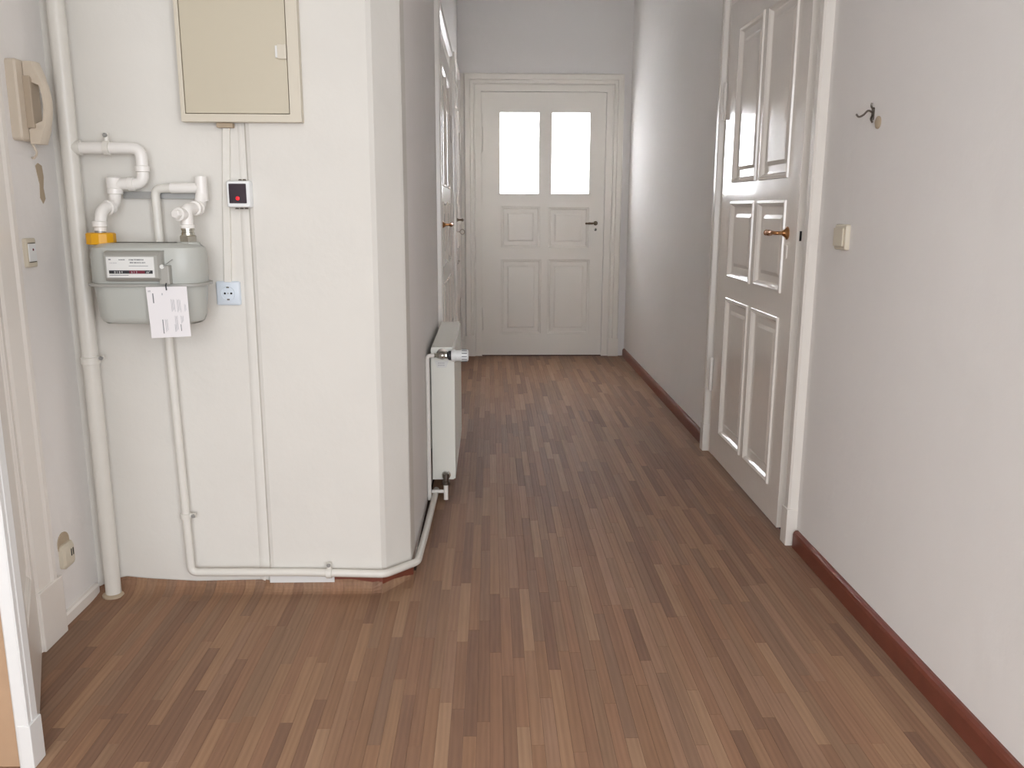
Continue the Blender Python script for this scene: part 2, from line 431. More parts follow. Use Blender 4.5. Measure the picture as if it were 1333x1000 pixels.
# ------------------------------------------------------------------ doors
def casing_parts(d, x0, x1, z1, prof, m, plinth_h=.14, out=.119, pr=.017):
    """left jamb, right jamb and head are cut from one mitred moulding"""
    c = casing(x0, x1, z1, prof, 0.0).obj('casing', m, d)
    for (a, b) in ((x0 - out - .002, x0 - .062), (x1 + .062, x1 + out + .002)):
        MB().box(a, b, -pr, .024, 0, plinth_h).obj('plinth', m, d, bevel=.003)
    return c
CP = [(0, .045), (0, .016), (.060, .016), (.066, .010), (.072, -.010), (.078, -.013), (.110, -.013), (.117, -.006), (.118, .026), (.05, .05)]
CPL = [(0, .03), (0, .004), (.060, .004), (.066, -.002), (.072, -.013), (.078, -.015), (.110, -.015), (.117, -.008), (.118, .014), (.05, .05)]
def leaf(d, W, H, T, panels, panes, m, z0=.01, off=0.0):
    rects = [tuple(p) for p in panels] + [tuple(p) for p in panes]
    mp = lambda u, dd, z: (u, dd + off, z)
    lf = slab(0, W, z0, H, rects, 0, T, mp).obj('leaf', m, d)
    return lf

# door_1: end door with two bright panes
d1 = empty('door_1', loc=(0, YE, 0), kind='structure')
P1 = [(.092, .408, .898, 1.228), (.476, .806, .895, 1.222), (.092, .422, .185, .802), (.478, .820, .185, .802)]
G1 = [(.083, .394, 1.330, 1.957), (.498, .800, 1.330, 1.957)]
sh = -.066
lf1 = slab(-.064, .928, .008, 2.112, P1 + G1, -.004, .036, lambda u, d, z: (u, d, z)).obj('leaf', 'end_door_paint', d1)
for r in P1: ring_panel(r, [(i, y - .004) for i, y in FLATP]).obj('panel', 'end_door_paint', d1)
for r in G1:
    x0, x1, z0, z1 = r
    MB().box(x0 - .003, x1 + .003, .014, .018, z0 - .003, z1 + .003).obj('pane', 'frosted_glass', d1)
    # glazing bead with slightly rounded inner corners
    outer = [(x0 - .008, z0 - .008), (x1 + .008, z0 - .008), (x1 + .008, z1 + .008), (x0 - .008, z1 + .008)]
    ring_panel((x0 - .010, x1 + .010, z0 - .010, z1 + .010), [(0, -.003), (.001, -.009), (.009, -.009), (.0105, -.002), (.0105, .013)], False).obj('glazing_bead', 'end_door_paint', d1)
casing(-.066, .93, 2.115, [(0, .03), (0, -.010), (.05, -.010), (.054, -.004), (.060, -.004), (.064, -.014), (.085, -.014), (.092, -.024), (.128, -.024), (.134, -.018), (.138, 0.0), (.138, .004), (.02, .004)]).obj('casing', 'end_door_paint', d1)
MB().box(-.206, -.12, -.028, .002, 0, .17).obj('plinth', 'end_door_paint', d1, bevel=.003)
MB().box(.985, 1.071, -.028, .002, 0, .15).obj('plinth', 'end_door_paint', d1, bevel=.003)
for q in ((-.10, -.05, .008, 2.14), (.914, .96, .008, 2.14), (-.10, .96, 2.10, 2.14)): MB().box(q[0], q[1], .037, .052, q[2], q[3]).obj('door_stop', 'end_door_paint', d1)
MB().box(-.25, -.206, -.006, .002, 0, 2.25).obj('side_trim', 'end_door_paint', d1)
MB().box(-.066, .93, -.004, .05, 0, .006).obj('threshold', 'threshold_dark', d1)
hinge(d1, -.062, 1.652, 1.847, 'end_door_paint'); hinge(d1, -.062, .216, .408, 'end_door_paint')
lever(d1, .862, 1.095, -1, 'old_brass', prot=.045, length=.05, scale=.8)
ks = MB().lathe((.862, -.004, 1.045), (0, -1, 0), [(0, .012), (.003, .012), (.004, .009)], 16).obj('keyhole_plate', 'nickel', d1, smooth=True)
MB().prism(rrect(.858, .866, 1.034, 1.052, .0035), 1, -.0095, -.007).obj('keyhole', 'dark_hole', ks)

def side_door(name, origin, rz, W, H, cols, rows, hinge_side, hx, m='door_gloss', swing=0.0, cp=CP, top=2.13, hm='brass', gap=.02):
    d = empty(name, loc=origin, rz=rz, kind='structure')
    opening = (-.012, W + .012)
    casing_parts(d, opening[0], opening[1], top, cp, 'casing_paint')
    rects = [(a, b, z0, z1) for a, b in cols for z0, z1 in rows]
    lf = slab(0, W, gap, H, rects, 0, .040, lambda u, dd, z: (u, dd, z)).obj('leaf', m, d)
    th = math.radians(swing)
    lf.rotation_euler = (0, 0, th)
    for r in rects:
        ring_panel(r, RAISED).obj('panel', m, lf)
    # rebate lip behind the leaf
    hh = lever(lf, hx, 1.13, -1 if hx > W / 2 else 1, hm)
    kp = MB().prism(rrect(hx - .012, hx + .012, 1.035, 1.09, .011), 1, .001, -.004).obj('keyhole_plate', m, lf)
    MB().box(W, W + .003, .010, .017, 1.105, 1.14).obj('lock_plate', 'dark_hole', lf)
    x_h = -.004 if hinge_side < 0 else W + .004
    for a, b in ((.33, .50), (1.62, 1.79)): hinge(d, x_h, a, b, 'casing_paint', r=.009, y=-.010)
    return d
# door_2: glossy white six-panel door in the right wall, slightly ajar (hinges at the far side)
d2 = side_door('door_2', (1.103, 4.105, 0), -PI / 2, 1.045, 2.12, [(.165, .515), (.570, .915)], [(.150, .812), (.905, 1.250), (1.330, 1.995)], -1, .945, swing=-.35)
# door_3 / door_4: in the left corridor wall
d3 = side_door('door_3', (-.2505, 4.425, 0), PI / 2, 1.19, 2.07, [(.20, .56), (.63, .99)], [(.150, .812), (.905, 1.250), (1.330, 1.94)], 1, .105, swing=.0, top=2.085, cp=CPL)
d4 = side_door('door_4', (-.2445, 6.175, 0), PI / 2, .75, 2.09, [(.14, .345), (.405, .61)], [(.150, .812), (.905, 1.250), (1.330, 1.94)], 1, .085, top=2.125, cp=CPL, hm='old_brass')
# key with a round bow in door_4's lock
k4 = MB().tube([(.085, -.003, 1.045), (.085, -.030, 1.045)], .003).obj('key', 'old_brass', d4, smooth=True)
ring = [(.085, -.046 + .016 * math.cos(2 * PI * i / 16), 1.045 + .018 * math.sin(2 * PI * i / 16)) for i in range(17)]
MB().tube(ring, .0022, n=8).obj('key_bow', 'old_brass', k4, smooth=True)

# door_5: leaf of the near left doorway, standing ajar, seen almost edge-on
d5 = empty('door_5', base=(-1.258, 2.222, 0), kind='structure'); d5['_base'] = None; del d5['_base']
ang = math.atan2(1.76 - 2.233, -1.03 + 1.262); d5.rotation_euler = (0, 0, ang)
W5 = .50
slab(0, W5, .012, 2.1, [(.10, .40, .25, .95), (.10, .40, 1.1, 1.9)], -.035, 0, lambda u, d, z: (u, d, z)).obj('leaf', 'casing_paint', d5)
for r in [(.10, .40, .25, .95), (.10, .40, 1.1, 1.9)]:
    MB().rings([[(r[0] + i, -y, r[2] + i), (r[1] - i, -y, r[2] + i), (r[1] - i, -y, r[3] - i), (r[0] + i, -y, r[3] - i)] for i, y in FLATP], False, True).obj('panel', 'casing_paint', d5)
# casing on the far side of that doorway, with its plinth block
cs = MB().rings([[(-1.27, 2.200, z), (-1.250, 2.200, z), (-1.246, 2.217, z), (-1.246, 2.280, z), (-1.241, 2.290, z), (-1.241, 2.307, z), (-1.248, 2.317, z), (-1.27, 2.321, z)] for z in (0, 2.3)]).obj('trim_1', 'casing_paint', kind='structure')
MB().box(-1.272, -1.2385, 2.205, 2.332, 0, .175).obj('plinth', 'casing_paint', cs, bevel=.003)
# frame of the doorway beside the camera
cf = MB().rings([[(-1.060, 1.738, z), (-1.043, 1.715, z), (-1.043, 1.701, z), (-1.039, 1.698, z), (-1.016, 1.698, z), (-1.013, 1.701, z), (-1.013, 1.711, z), (-1.016, 1.714, z), (-1.013, 1.717, z), (-1.013, 1.738, z)] for z in (0, 2.6)]).obj('trim_2', 'frame_white', kind='structure')
MB().box(-1.036, -1.0085, 1.696, 1.745, 0, .105).obj('plinth', 'frame_white', cf, bevel=.002)
box('trim_3', -1.30, -1.0455, 1.706, 1.724, 0, 2.6, 'board_wood', kind='structure')

# ------------------------------------------------------------------ gas pipes
rp = empty('gas_riser_pipe', base=(-1.203, 2.555, 0.0))
tag(rp, 'thick white painted gas riser pipe standing in the alcove corner beside the intercom', 'pipe')
MB().tube([(-1.203, 2.557, .012), (-1.203, 2.557, HC - .002)], .0235, n=20).obj('pipe', 'pipe_paint', rp, smooth=True)
MB().lathe((-1.203, 2.557, 1.383), (1, 0, 0), [(.0, .019), (.032, .021), (.033, .018)], 18).obj('tee_socket', 'pipe_paint', rp, smooth=True)
def band(parent, c, axis, r, wd=.022, m='pipe_paint', name='pipe_clamp', lug=(0, 0, 0), screw=True):
    c = Vector(c); a = Vector(axis).normalized()
    mb = MB().lathe(c - a * wd / 2, a, [(0, r + .0005), (.001, r + .004), (wd - .001, r + .004), (wd, r + .0005)], 20)
    o = mb.obj(name, m, parent, smooth=True)
    if lug != (0, 0, 0):
        l = Vector(lug); q = c + l
        d_ = l.normalized()
        MB().tube([c + d_ * r * .7, q - Vector((0, .001, 0)), q + d_ * .006 - Vector((0, .001, 0))], .0075, n=10).obj('clamp_lug', m, o, smooth=True)
        MB().lathe(q - Vector((0, .004, 0)), (0, -1, 0), [(0, .0062), (.006, .0062), (.009, .004)], 12).obj('screw', 'zinc' if screw else m, o, smooth=True)
    return o
band(rp, (-1.203, 2.557, .765), (0, 0, 1), .0235, lug=(.036, -.004, .008))
# floor collar remains
MB().lathe((-1.203, 2.557, .002), (0, 0, 1), [(0, .034), (.006, .034), (.010, .026)], 14).obj('floor_collar', 'stain_tan', rp, smooth=True)

ip = empty('gas_inlet_pipe', base=(-1.1, 2.5, 1.13))
tag(ip, 'white pipe looping from the riser down to the yellow nut of the gas meter', 'pipe')
R1 = .0165
MB().tube([(-1.170, 2.553, 1.383), (-1.0, 2.553, 1.383), (-1.0, 2.553, 1.283), (-1.085, 2.553, 1.283), (-1.082, 2.545, 1.222), (-1.1, 2.487, 1.212), (-1.104, 2.480, 1.150)], R1, n=18, fil=.028).obj('pipe', 'fitting_white', ip, smooth=True)
for c, a, r in (((-1.000, 2.553, 1.325), (0, 0, 1), R1), ((-1.035, 2.553, 1.283), (1, 0, 0), R1), ((-1.083, 2.551, 1.262), (0, 0, 1), .018), ((-1.090, 2.520, 1.2165), (.3, 1, .15), .0175), ((-1.104, 2.480, 1.170), (0, 0, 1), .0165)):
    a = Vector(a).normalized(); MB().lathe(Vector(c) - a * .009, a, [(0, r), (.002, r + .0035), (.016, r + .0035), (.018, r)], 18).obj('fitting_collar', 'fitting_white', ip, smooth=True)
MB().lathe((-1.085, 2.553, 1.265), (0, 0, 1), [(0, .018), (.004, .021), (.034, .021), (.038, .016)], 18).obj('elbow_cap', 'fitting_white', ip, smooth=True)
MB().lathe((-1.104, 2.480, 1.130), (0, 0, 1), [(0, .015), (.022, .015)], 18).obj('threaded_stub', 'zinc', ip, smooth=True)
c = band(ip, (-1.095, 2.553, 1.383), (1, 0, 0), R1, wd=.018, lug=(-.0, 0, .035)); c['label'] = 'pipe clip with rusty screw'

op = empty('gas_outlet_pipe', base=(-.96, 2.57, .0))
tag(op, 'thin white pipe running down from the meter and along the pillar foot', 'pipe')
MB().tube([(-.858, 2.480, 1.165), (-.858, 2.480, 1.212), (-.842, 2.545, 1.216), (-.836, 2.556, 1.262)], .0165, n=18, fil=.012).obj('pipe_riser', 'fitting_white', op, smooth=True)
MB().tube([(-.836, 2.556, 1.235), (-.836, 2.556, 1.305)], .0175, n=18).obj('tee', 'fitting_white', op, smooth=True)
MB().tube([(-.838, 2.556, 1.272), (-.925, 2.560, 1.272)], .0150, n=18).obj('pipe_socket', 'fitting_white', op, smooth=True)
zf = .072
MB().tube([(-.90, 2.562, 1.272), (-.975, 2.568, 1.270), (-.972, 2.572, .9), (-.962, 2.574, .3), (-.958, 2.572, zf), (-.60, 2.566, zf), (-.338, 2.556, zf - .004), (-.245, 2.690, .052), (-.240, 3.0, .036), (-.232, 3.50, .030)], .0125, n=16, fil=.022).obj('pipe', 'pipe_paint', op, smooth=True)
# hex-headed side plug pointing into the room
ax = Vector((-.35, -1, .05)).normalized()
MB().lathe(Vector((-.862, 2.476, 1.197)), ax, [(0, .016), (.018, .019), (.026, .019), (.027, .016)], 18).obj('plug_collar', 'fitting_white', op, smooth=True)
MB().lathe(Vector((-.862, 2.476, 1.197)) + ax * .026, ax, [(0, .014), (.014, .014), (.017, .011)], 6).obj('plug_head', 'fitting_white', op)
for q in ((-.846, 2.518, 1.2145), (-.843, 2.536, 1.216)):
    a = Vector((.2, 1, .05)).normalized(); MB().lathe(Vector(q) - a * .004, a, [(0, .017), (.001, .0205), (.007, .0205), (.008, .017)], 18).obj('fitting_collar', 'fitting_white', op, smooth=True)
MB().lathe((-.858, 2.480, 1.158), (0, 0, 1), [(0, .018), (.003, .0195), (.010, .0195), (.012, .0165)], 18).obj('fitting_collar', 'fitting_white', op, smooth=True)
band(op, (-.9626, 2.574, .262), (0, 0, 1), .0125, wd=.018, lug=(.026, 0, .002))
band(op, (-.517, 2.562, zf - .002), (1, 0, 0), .0125, wd=.018, lug=(0, .004, .028))

br = box('meter_bracket', -1.075, -.862, 2.585, YA + .002, 1.242, 1.262, 'zinc')
tag(br, 'flat galvanised bracket bar behind the pipes above the gas meter', 'bracket')

# ------------------------------------------------------------------ gas meter
gm = empty('gas_meter', base=(-.97, 2.48, .89)); tag(gm, 'grey metal gas meter with counter window and yellow inlet nut', 'gas meter')
def stadium(x0, x1, y0, y1, r, n=6):
    return rrect(x0, x1, y0, y1, r, n)
def body(zs):   # [(z, inset)]
    R = []
    for z, ins in zs:
        R.append([(p[0], p[1], z) for p in stadium(-1.131 + ins, -.812 - ins, 2.405 + ins, 2.555 - ins, .062)])
    return MB().rings(R)
body([(1.005, .004), (1.010, .002), (1.085, .002), (1.106, .006), (1.116, .018), (1.119, .034)]).obj('upper_housing', 'meter_grey', gm, smooth=True)
body([(.890, .040), (.8915, .026), (.898, .016), (.912, .011), (.995, .005), (1.001, .005)]).obj('lower_housing', 'meter_grey', gm, smooth=True)
body([(.999, -.002), (1.0, -.006), (1.007, -.006), (1.008, -.002)]).obj('seam_flange', 'meter_box', gm, smooth=True)
for cx in (-1.104, -.858):
    MB().lathe((cx, 2.480, 1.112), (0, 0, 1), [(0, .032), (.008, .030), (.010, .024)], 24).obj('port_dome', 'meter_grey', gm, smooth=True)
yn = MB().lathe((-1.104, 2.480, 1.113), (0, 0, 1), [(0, .034), (.002, .040), (.030, .040), (.033, .036)], 12).obj('union_nut', 'yellow_nut', gm); yn['label'] = 'yellow union nut'
sn = MB().lathe((-.858, 2.480, 1.117), (0, 0, 1), [(0, .031), (.002, .031), (.003, .025), (.020, .025), (.023, .022)], 6).obj('union_nut', 'nickel', gm); sn['label'] = 'shiny nickel union nut'
MB().lathe((-.858, 2.480, 1.139), (0, 0, 1), [(0, .0185), (.008, .0185), (.009, .0165), (.014, .0165), (.015, .0185), (.022, .0185)], 20).obj('threaded_stub', 'nickel', gm, smooth=True)
# counter housing: bevelled box standing proud
cb = MB(); R = []
for y, e, ez in ((2.410, .008, .008), (2.388, .006, .004), (2.376, 0, -.004)):
    R.append([(-1.058 - e + .004, y, 1.022 - ez), (-.911 + e, y, 1.022 - ez), (-.911 + e, y, 1.092 + ez), (-1.058 - e + .004, y, 1.092 + ez)])
cbx = cb.rings(R).obj('counter_housing', 'meter_box', gm)
MB().box(-1.049, -.920, 2.3735, 2.377, 1.028, 1.090 - .006).obj('counter_plate', 'label_white', gm)
YPL = 2.3735
def text(parent, s, x, z, size, y, m, rotz=0, align='LEFT', sx=1.0, roty=0.0):
    c = bpy.data.curves.new('lettering', 'FONT'); c.body = s; c.size = size; c.align_x = align; c.extrude = .0002
    tmp = bpy.data.objects.new('lettering', c); COL.objects.link(tmp)
    bpy.context.view_layer.update()
    me = bpy.data.meshes.new_from_object(tmp.evaluated_get(bpy.context.evaluated_depsgraph_get()))
    bpy.data.objects.remove(tmp)
    M = Matrix.Translation(Vector((x, y, z)) - Vector(parent.get('_base', (0, 0, 0)))) @ Matrix.Rotation(roty, 4, 'Y') @ Matrix.Rotation(PI / 2, 4, 'X') @ Matrix.Diagonal((sx, 1, 1, 1))
    me.transform(M); me.materials.clear(); me.materials.append(MATS[m])
    o = bpy.data.objects.new('lettering', me); COL.objects.link(o); o.parent = parent
    return o
cnt = MB().box(-1.043, -.925, YPL - .0008, YPL + .0002, 1.0385, 1.0475).obj('counter_window', 'black_print', gm)
MB().box(-.988, -.946, YPL - .0012, YPL - .0007, 1.0385, 1.0475).obj('decimal_window', 'red_print', gm)
def bars(parent, rects, y, m, name='print_lines'):
    b = MB()
    for (a, c, e, f) in rects: b.box(a, c, y - .0005, y, e, f)
    return b.obj(name, m, parent, kind='stuff')
text(gm, '0 1 8 4', -1.029, 1.0400, .0085, YPL - .0012, 'label_white', sx=.95)
text(gm, '6 1 3', -.983, 1.0400, .0085, YPL - .0016, 'light_print', sx=.95)
text(gm, 'm\u00b3', -.942, 1.0400, .0095, YPL - .0012, 'label_white')
bars(gm, [(-1.042, -1.036, 1.0755, 1.0785), (-.9885, -.9365, 1.0590, 1.0602), (-1.043, -.991, 1.0335, 1.0350)], YPL, 'grey_print')
def scribble(parent, x0, x1, z, h, y, m, seed):
    rr = random.Random(seed); x = x0; b = MB()
    while x < x1 - .001:
        wd = rr.choice([.0014, .0022, .0030]); b.box(x, min(x + wd, x1), y - .0004, y, z, z + h * rr.uniform(.75, 1)); x += wd + rr.choice([.0006, .0010, .0018])
    b.obj('print_lines', m, parent, kind='stuff')
scribble(gm, -1.0145, -.998, 1.0750, .0032, YPL, 'grey_print', 1)
scribble(gm, -.987, -.945, 1.0742, .0050, YPL, 'grey_print', 2)
scribble(gm, -.985, -.943, 1.0668, .0038, YPL, 'grey_print', 3)
scribble(gm, -1.040, -1.020, 1.0665, .0024, YPL, 'light_print', 4)
# seal lug and wire at the right of the counter
MB().box(-.913, -.885, 2.384, 2.41, 1.008, 1.060).obj('seal_bracket', 'meter_box', gm, bevel=.003)
MB().lathe((-.902, 2.386, 1.057), (0, -1, 0), [(0, .006), (.006, .006)], 12).obj('seal', 'label_white', gm, smooth=True)
MB().tube([(-.898, 2.380, 1.058), (-.888, 2.384, 1.066), (-.878, 2.398, 1.076)], .0012, n=8, fil=.004).obj('seal_wire', 'zinc', gm, smooth=True)

# paper tag hanging on the meter
tp = [(-.950, 1.0015), (-.838, 1.0035), (-.836, .864), (-.945, .859)]
def tagquad(y, pts): return [(p[0], y, p[1]) for p in pts]
tgo = MB().rings([tagquad(2.3805, tp), tagquad(2.3795, tp)], True, True)
tgo = tgo.obj('paper_tag', 'paper'); tag(tgo, 'white paper tag with printed notes hanging on the gas meter front', 'tag')
def vline(x0, z0, z1, wd, m): return MB().rings([[(x0, 2.3790, z0), (x0 + wd, 2.3790, z0), (x0 + wd, 2.3795, z0), (x0, 2.3795, z0)], [(x0 + (z0 - z1) * .03, 2.3790, z1), (x0 + wd + (z0 - z1) * .03, 2.3790, z1), (x0 + wd + (z0 - z1) * .03, 2.3795, z1), (x0 + (z0 - z1) * .03, 2.3795, z1)]]).obj('print_line', m, tgo)
vline(-.9335, .984, .957, .0028, 'grey_print'); vline(-.9115, .911, .872, .0022, 'grey_print'); vline(-.862, .898, .879, .0018, 'grey_print'); vline(-.878, .898, .877, .0014, 'light_print')
for xx_, z0, z1, n in ((-.884, .968, .933, 4), (-.868, .968, .932, 4), (-.848, .955, .934, 2), (-.876, .922, .878, 3), (-.860, .922, .900, 3), (-.904, .912, .876, 3)):
    for k in range(n): vline(xx_ + k * .0028, z0 - .002 * (k % 2), z1 + .003 * (k % 3), .0010, 'light_print')
scribble(tgo, -.945, -.937, .9875, .0050, 2.3795, 'light_print', 5)
scribble(tgo, -.908, -.905, .979, .006, 2.3795, 'light_print', 6)
MB().tube([(-.893, 2.3775, .993), (-.894, 2.377, 1.006), (-.895, 2.386, 1.012)], .0018, n=8).obj('cable_tie', 'black_print', tgo)

# ------------------------------------------------------------------ fuse cabinet, duct, device, socket
fc = empty('fuse_cabinet', base=(-.71, 2.57, 1.457)); tag(fc, 'cream metal fuse cabinet high on the pillar wall above the gas meter', 'cabinet')
X0, X1, Z0, Z1, YF = -.880, -.538, 1.457, 2.02, 2.556
slab(X0, X1, Z0, Z1, [(-.868, -.571, 1.479, 1.99)], YF, YP, lambda u, d, z: (u, d, z)).obj('frame', 'cabinet_frame', fc, bevel=.0015)
MB().box(-.8665, -.5735, YF + .004, YF + .018, 1.481, 1.988).obj('door', 'cabinet_cream', fc, bevel=.001)
MB().box(-.869, -.570, YF + .018, YP - .002, 1.478, 1.991).obj('back_box', 'dark_hole', fc)
MB().box(-.598, -.5725, YF - .003, YF + .004, 1.628, 1.668).obj('latch', 'cabinet_frame', fc, bevel=.002)
MB().box(-.604, -.59, YF - .0015, YF + .004, 1.632, 1.664).obj('latch_plate', 'label_white', fc)
X0 = -.786
du = MB(); 
R = []
for z, xc in ((.997, -.790), (1.22, -.780), (1.443, -.766)):
    R.append([(xc - .011, YA + .001, z), (xc - .011, 2.594, z), (xc - .009, 2.592, z), (xc + .009, 2.592, z), (xc + .011, 2.594, z), (xc + .011, YA + .001, z)])
duo = MB().rings(R).obj('cable_duct', 'pipe_paint'); tag(duo, 'narrow white cable duct running from the fuse cabinet down to the wall socket', 'cable duct')
MB().box(-.789, -.742, 2.578, 2.60, 1.4435, 1.4565).obj('end_cap', 'stain_tan', duo, bevel=.002)
R2 = [[(a[0] + .0115, a[1] - .0001, a[2]) for a in (( -.79 , 2.602, .997),)]]
dv = empty('indicator_device', base=(-.73, 2.58, 1.22)); tag(dv, 'small grey wall box with dark window and glowing red lamp', 'indicator')
MB().rings([[(p[0], y, p[1]) for p in rrect(-.767 + e, -.697 - e, 1.217 + e, 1.294 - e, .006)] for y, e in ((YA, 0), (2.565, 0), (2.560, .003))]).obj('casing', 'plastic_white', dv, smooth=True)
MB().prism(rrect(-.759, -.709, 1.229, 1.285, .002), 1, 2.5585, 2.562).obj('window', 'display_dark', dv)
MB().lathe((-.7345, 2.560, 1.243), (0, -1, 0), [(0, .006), (.0025, .005), (.0035, .002)], 14).obj('lamp', 'lamp_red', dv, smooth=True)
for zz, xs in ((1.296, (-.728, -.716)), (1.2145, (-.742, -.728, -.714))):
    for q in xs: MB().lathe((q, 2.572, zz - .002), (0, 0, 1), [(0, .006), (.004, .004)], 10).obj('cable_gland', 'dark_nickel', dv, smooth=True)

def socket(name, xc, zc, yw, y):
    e = empty(name, base=(xc, yw, zc - .035))
    MB().rings([[(p[0], yy, p[1]) for p in rrect(xc - .036 + q, xc + .036 - q, zc - .036 + q, zc + .036 - q, .006)] for yy, q in ((yw + .002, 0), (y + .004, .0), (y, .004))]).obj('frame', 'socket_plastic', e, smooth=True)
    # round insert with recessed cup
    MB().lathe((xc, y + .0005, zc), (0, -1, 0), [(-.002, .0225), (.0012, .0225), (.0020, .0210), (.0010, .0196), (.0004, .0190)], 28).obj('insert', 'socket_plastic', e, smooth=True)
    for dx in (-.0095, .0095): MB().lathe((xc + dx, y + .002, zc), (0, -1, 0), [(0, .0032), (.0024, .0032)], 12).obj('pin_hole', 'dark_hole', e)
    MB().lathe((xc, y + .002, zc), (0, -1, 0), [(0, .0022), (.0026, .0022)], 10).obj('screw', 'zinc', e)
    for s in (-1, 1): MB().box(xc - .004, xc + .004, y - .0012, y + .004, zc + s * .0185 - .0022, zc + s * .0185 + .0022).obj('earth_clip', 'dark_nickel', e)
    return e
so = socket('wall_socket', -.790, .963, YA, 2.591)
tag(so, 'bluish white square wall socket right of the gas meter', 'socket')

# ------------------------------------------------------------------ left wall things
XW = -1.27
ph = empty('intercom_phone', base=(-1.26, 2.42, 1.38)); tag(ph, 'cream wall intercom telephone hanging high on the left wall', 'telephone')
MB().rings([[(x, p[0], p[1]) for p in rrect(2.385 + e, 2.478 - e, 1.392 + e, 1.600 - e, .010)] for x, e in ((XW - .001, 0), (-1.248, 0), (-1.243, .004))]).obj('base_plate', 'phone_cream', ph, smooth=True)
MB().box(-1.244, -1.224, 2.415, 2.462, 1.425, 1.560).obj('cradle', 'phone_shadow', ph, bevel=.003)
hs = MB(); R = []
for t in [i / 28 for i in range(29)]:
    z = 1.597 - .213 * t; b = math.sin(PI * t); xo = -1.213 + .026 * b
    th = .020 if (t < .22 or t > .78) else .013
    xi = -1.241 if (t < .2 or t > .8) else xo - th
    if .2 <= t < .28 or .72 < t <= .8: xi = (xi - 1.241) / 2
    hw = .022 if (t < .2 or t > .8) else .017
    sh_ = 0.0
    R.append([(xi, 2.441 - hw, z), (xo - .004, 2.441 - hw, z), (xo, 2.441 - hw * .6, z), (xo, 2.441 + hw * .6, z), (xo - .004, 2.441 + hw, z), (xi, 2.441 + hw, z)])
hs.rings(R).obj('handset', 'phone_cream', ph, smooth=True)
MB().lathe((-1.232, 2.44, 1.422), (1, 0, 0), [(0, .006), (.012, .006)], 10).obj('hook_switch', 'nickel', ph, smooth=True)
MB().tube([(-1.245, 2.435, 1.385), (-1.236, 2.44, 1.362), (-1.252, 2.45, 1.347), (-1.262, 2.46, 1.35)], .003, n=8, fil=.01).obj('cord', 'phone_cream', ph, smooth=True)
pt = MB().rings([[(x, p[0], p[1]) for p in [(2.500, 1.338), (2.520, 1.331), (2.524, 1.30), (2.517, 1.27), (2.522, 1.24), (2.508, 1.226), (2.494, 1.242), (2.499, 1.28), (2.490, 1.31), (2.486, 1.33)]] for x in (XW - .001, XW + .0015)]).obj('bare_patch', 'stain_tan', wall_left)

sl = empty('light_switch', base=(XW, 2.405, 1.055)); tag(sl, 'beige light switch with small red dot on the left wall under the intercom', 'light switch')
MB().rings([[(x, p[0], p[1]) for p in rrect(2.374 + e, 2.426 - e, 1.054 + e, 1.133 - e, .005)] for x, e in ((XW - .001, 0), (XW + .008, 0), (XW + .010, .002))]).obj('frame', 'switch_cream', sl, smooth=True)
MB().box(XW + .009, XW + .013, 2.382, 2.419, 1.070, 1.118).obj('rocker', 'plastic_white', sl, bevel=.001)
MB().box(XW + .012, XW + .0136, 2.400, 2.4055, 1.099, 1.105).obj('red_dot', 'red_print', sl)
MB().box(XW + .009, XW + .0115, 2.382, 2.419, 1.119, 1.1205).obj('groove', 'dark_hole', sl)
MB().box(XW + .009, XW + .0115, 2.382, 2.419, 1.0675, 1.069).obj('groove', 'dark_hole', sl)

lo = empty('low_socket', base=(XW, 2.42, .16)); tag(lo, 'old yellowed socket low on the left wall near the floor', 'socket')
MB().rings([[(x, p[0], p[1]) for p in rrect(2.382 + e, 2.445 - e, .165 + e, .240 - e, .012)] for x, e in ((XW - .001, 0), (XW + .012, 0), (XW + .018, .006))]).obj('cover', 'switch_cream', lo, smooth=True)
for q in (2.419, 2.430): MB().box(XW + .017, XW + .0186, q, q + .005, .196, .218).obj('slot', 'dark_hole', lo)
MB().rings([[(x, p[0], p[1]) for p in rrect(2.380, 2.446, .205, .272, .03)] for x in (XW - .001, XW + .003)]).obj('bare_patch', 'stain_tan', wall_left)

# ------------------------------------------------------------------ right wall things
sr = empty('light_switch', base=(XR, 2.71, 1.09)); tag(sr, 'cream rocker light switch on the right wall beside the glossy door', 'light switch')
MB().rings([[(x, p[0], p[1]) for p in rrect(2.670 + e, 2.757 - e, 1.091 + e, 1.171 - e, .006)] for x, e in ((XR + .001, 0), (XR - .010, 0), (XR - .014, .003))]).obj('frame', 'switch_cream', sr, smooth=True)
MB().prism([(XR - .013, 2.684), (XR - .019, 2.684), (XR - .024, 2.742), (XR - .013, 2.742)], 2, 1.103, 1.159).obj('rocker', 'switch_cream', sr, bevel=.001)

hk = empty('coat_hook', base=(XR, 2.575, 1.47)); tag(hk, 'small metal double coat hook high on the right wall above the switch', 'coat hook')
MB().rings([[(x, p[0], p[1]) for p in rrect(2.568, 2.584, 1.474, 1.510, .006)] for x in (XR + .001, XR - .003)]).obj('back_plate', 'dark_nickel', hk)
MB().tube([(XR - .003, 2.576, 1.495), (XR - .016, 2.576, 1.503), (XR - .030, 2.577, 1.487), (XR - .043, 2.578, 1.482), (XR - .050, 2.578, 1.491)], .0028, n=8, fil=.008).obj('hook', 'dark_nickel', hk, smooth=True)
MB().tube([(XR - .003, 2.576, 1.505), (XR - .010, 2.574, 1.514), (XR - .008, 2.573, 1.522)], .0028, n=8, fil=.006).obj('hook', 'dark_nickel', hk, smooth=True)
MB().tube([(XR - .003, 2.576, 1.487), (XR - .012, 2.566, 1.476), (XR - .008, 2.560, 1.466)], .0028, n=8, fil=.006).obj('hook', 'dark_nickel', hk, smooth=True)
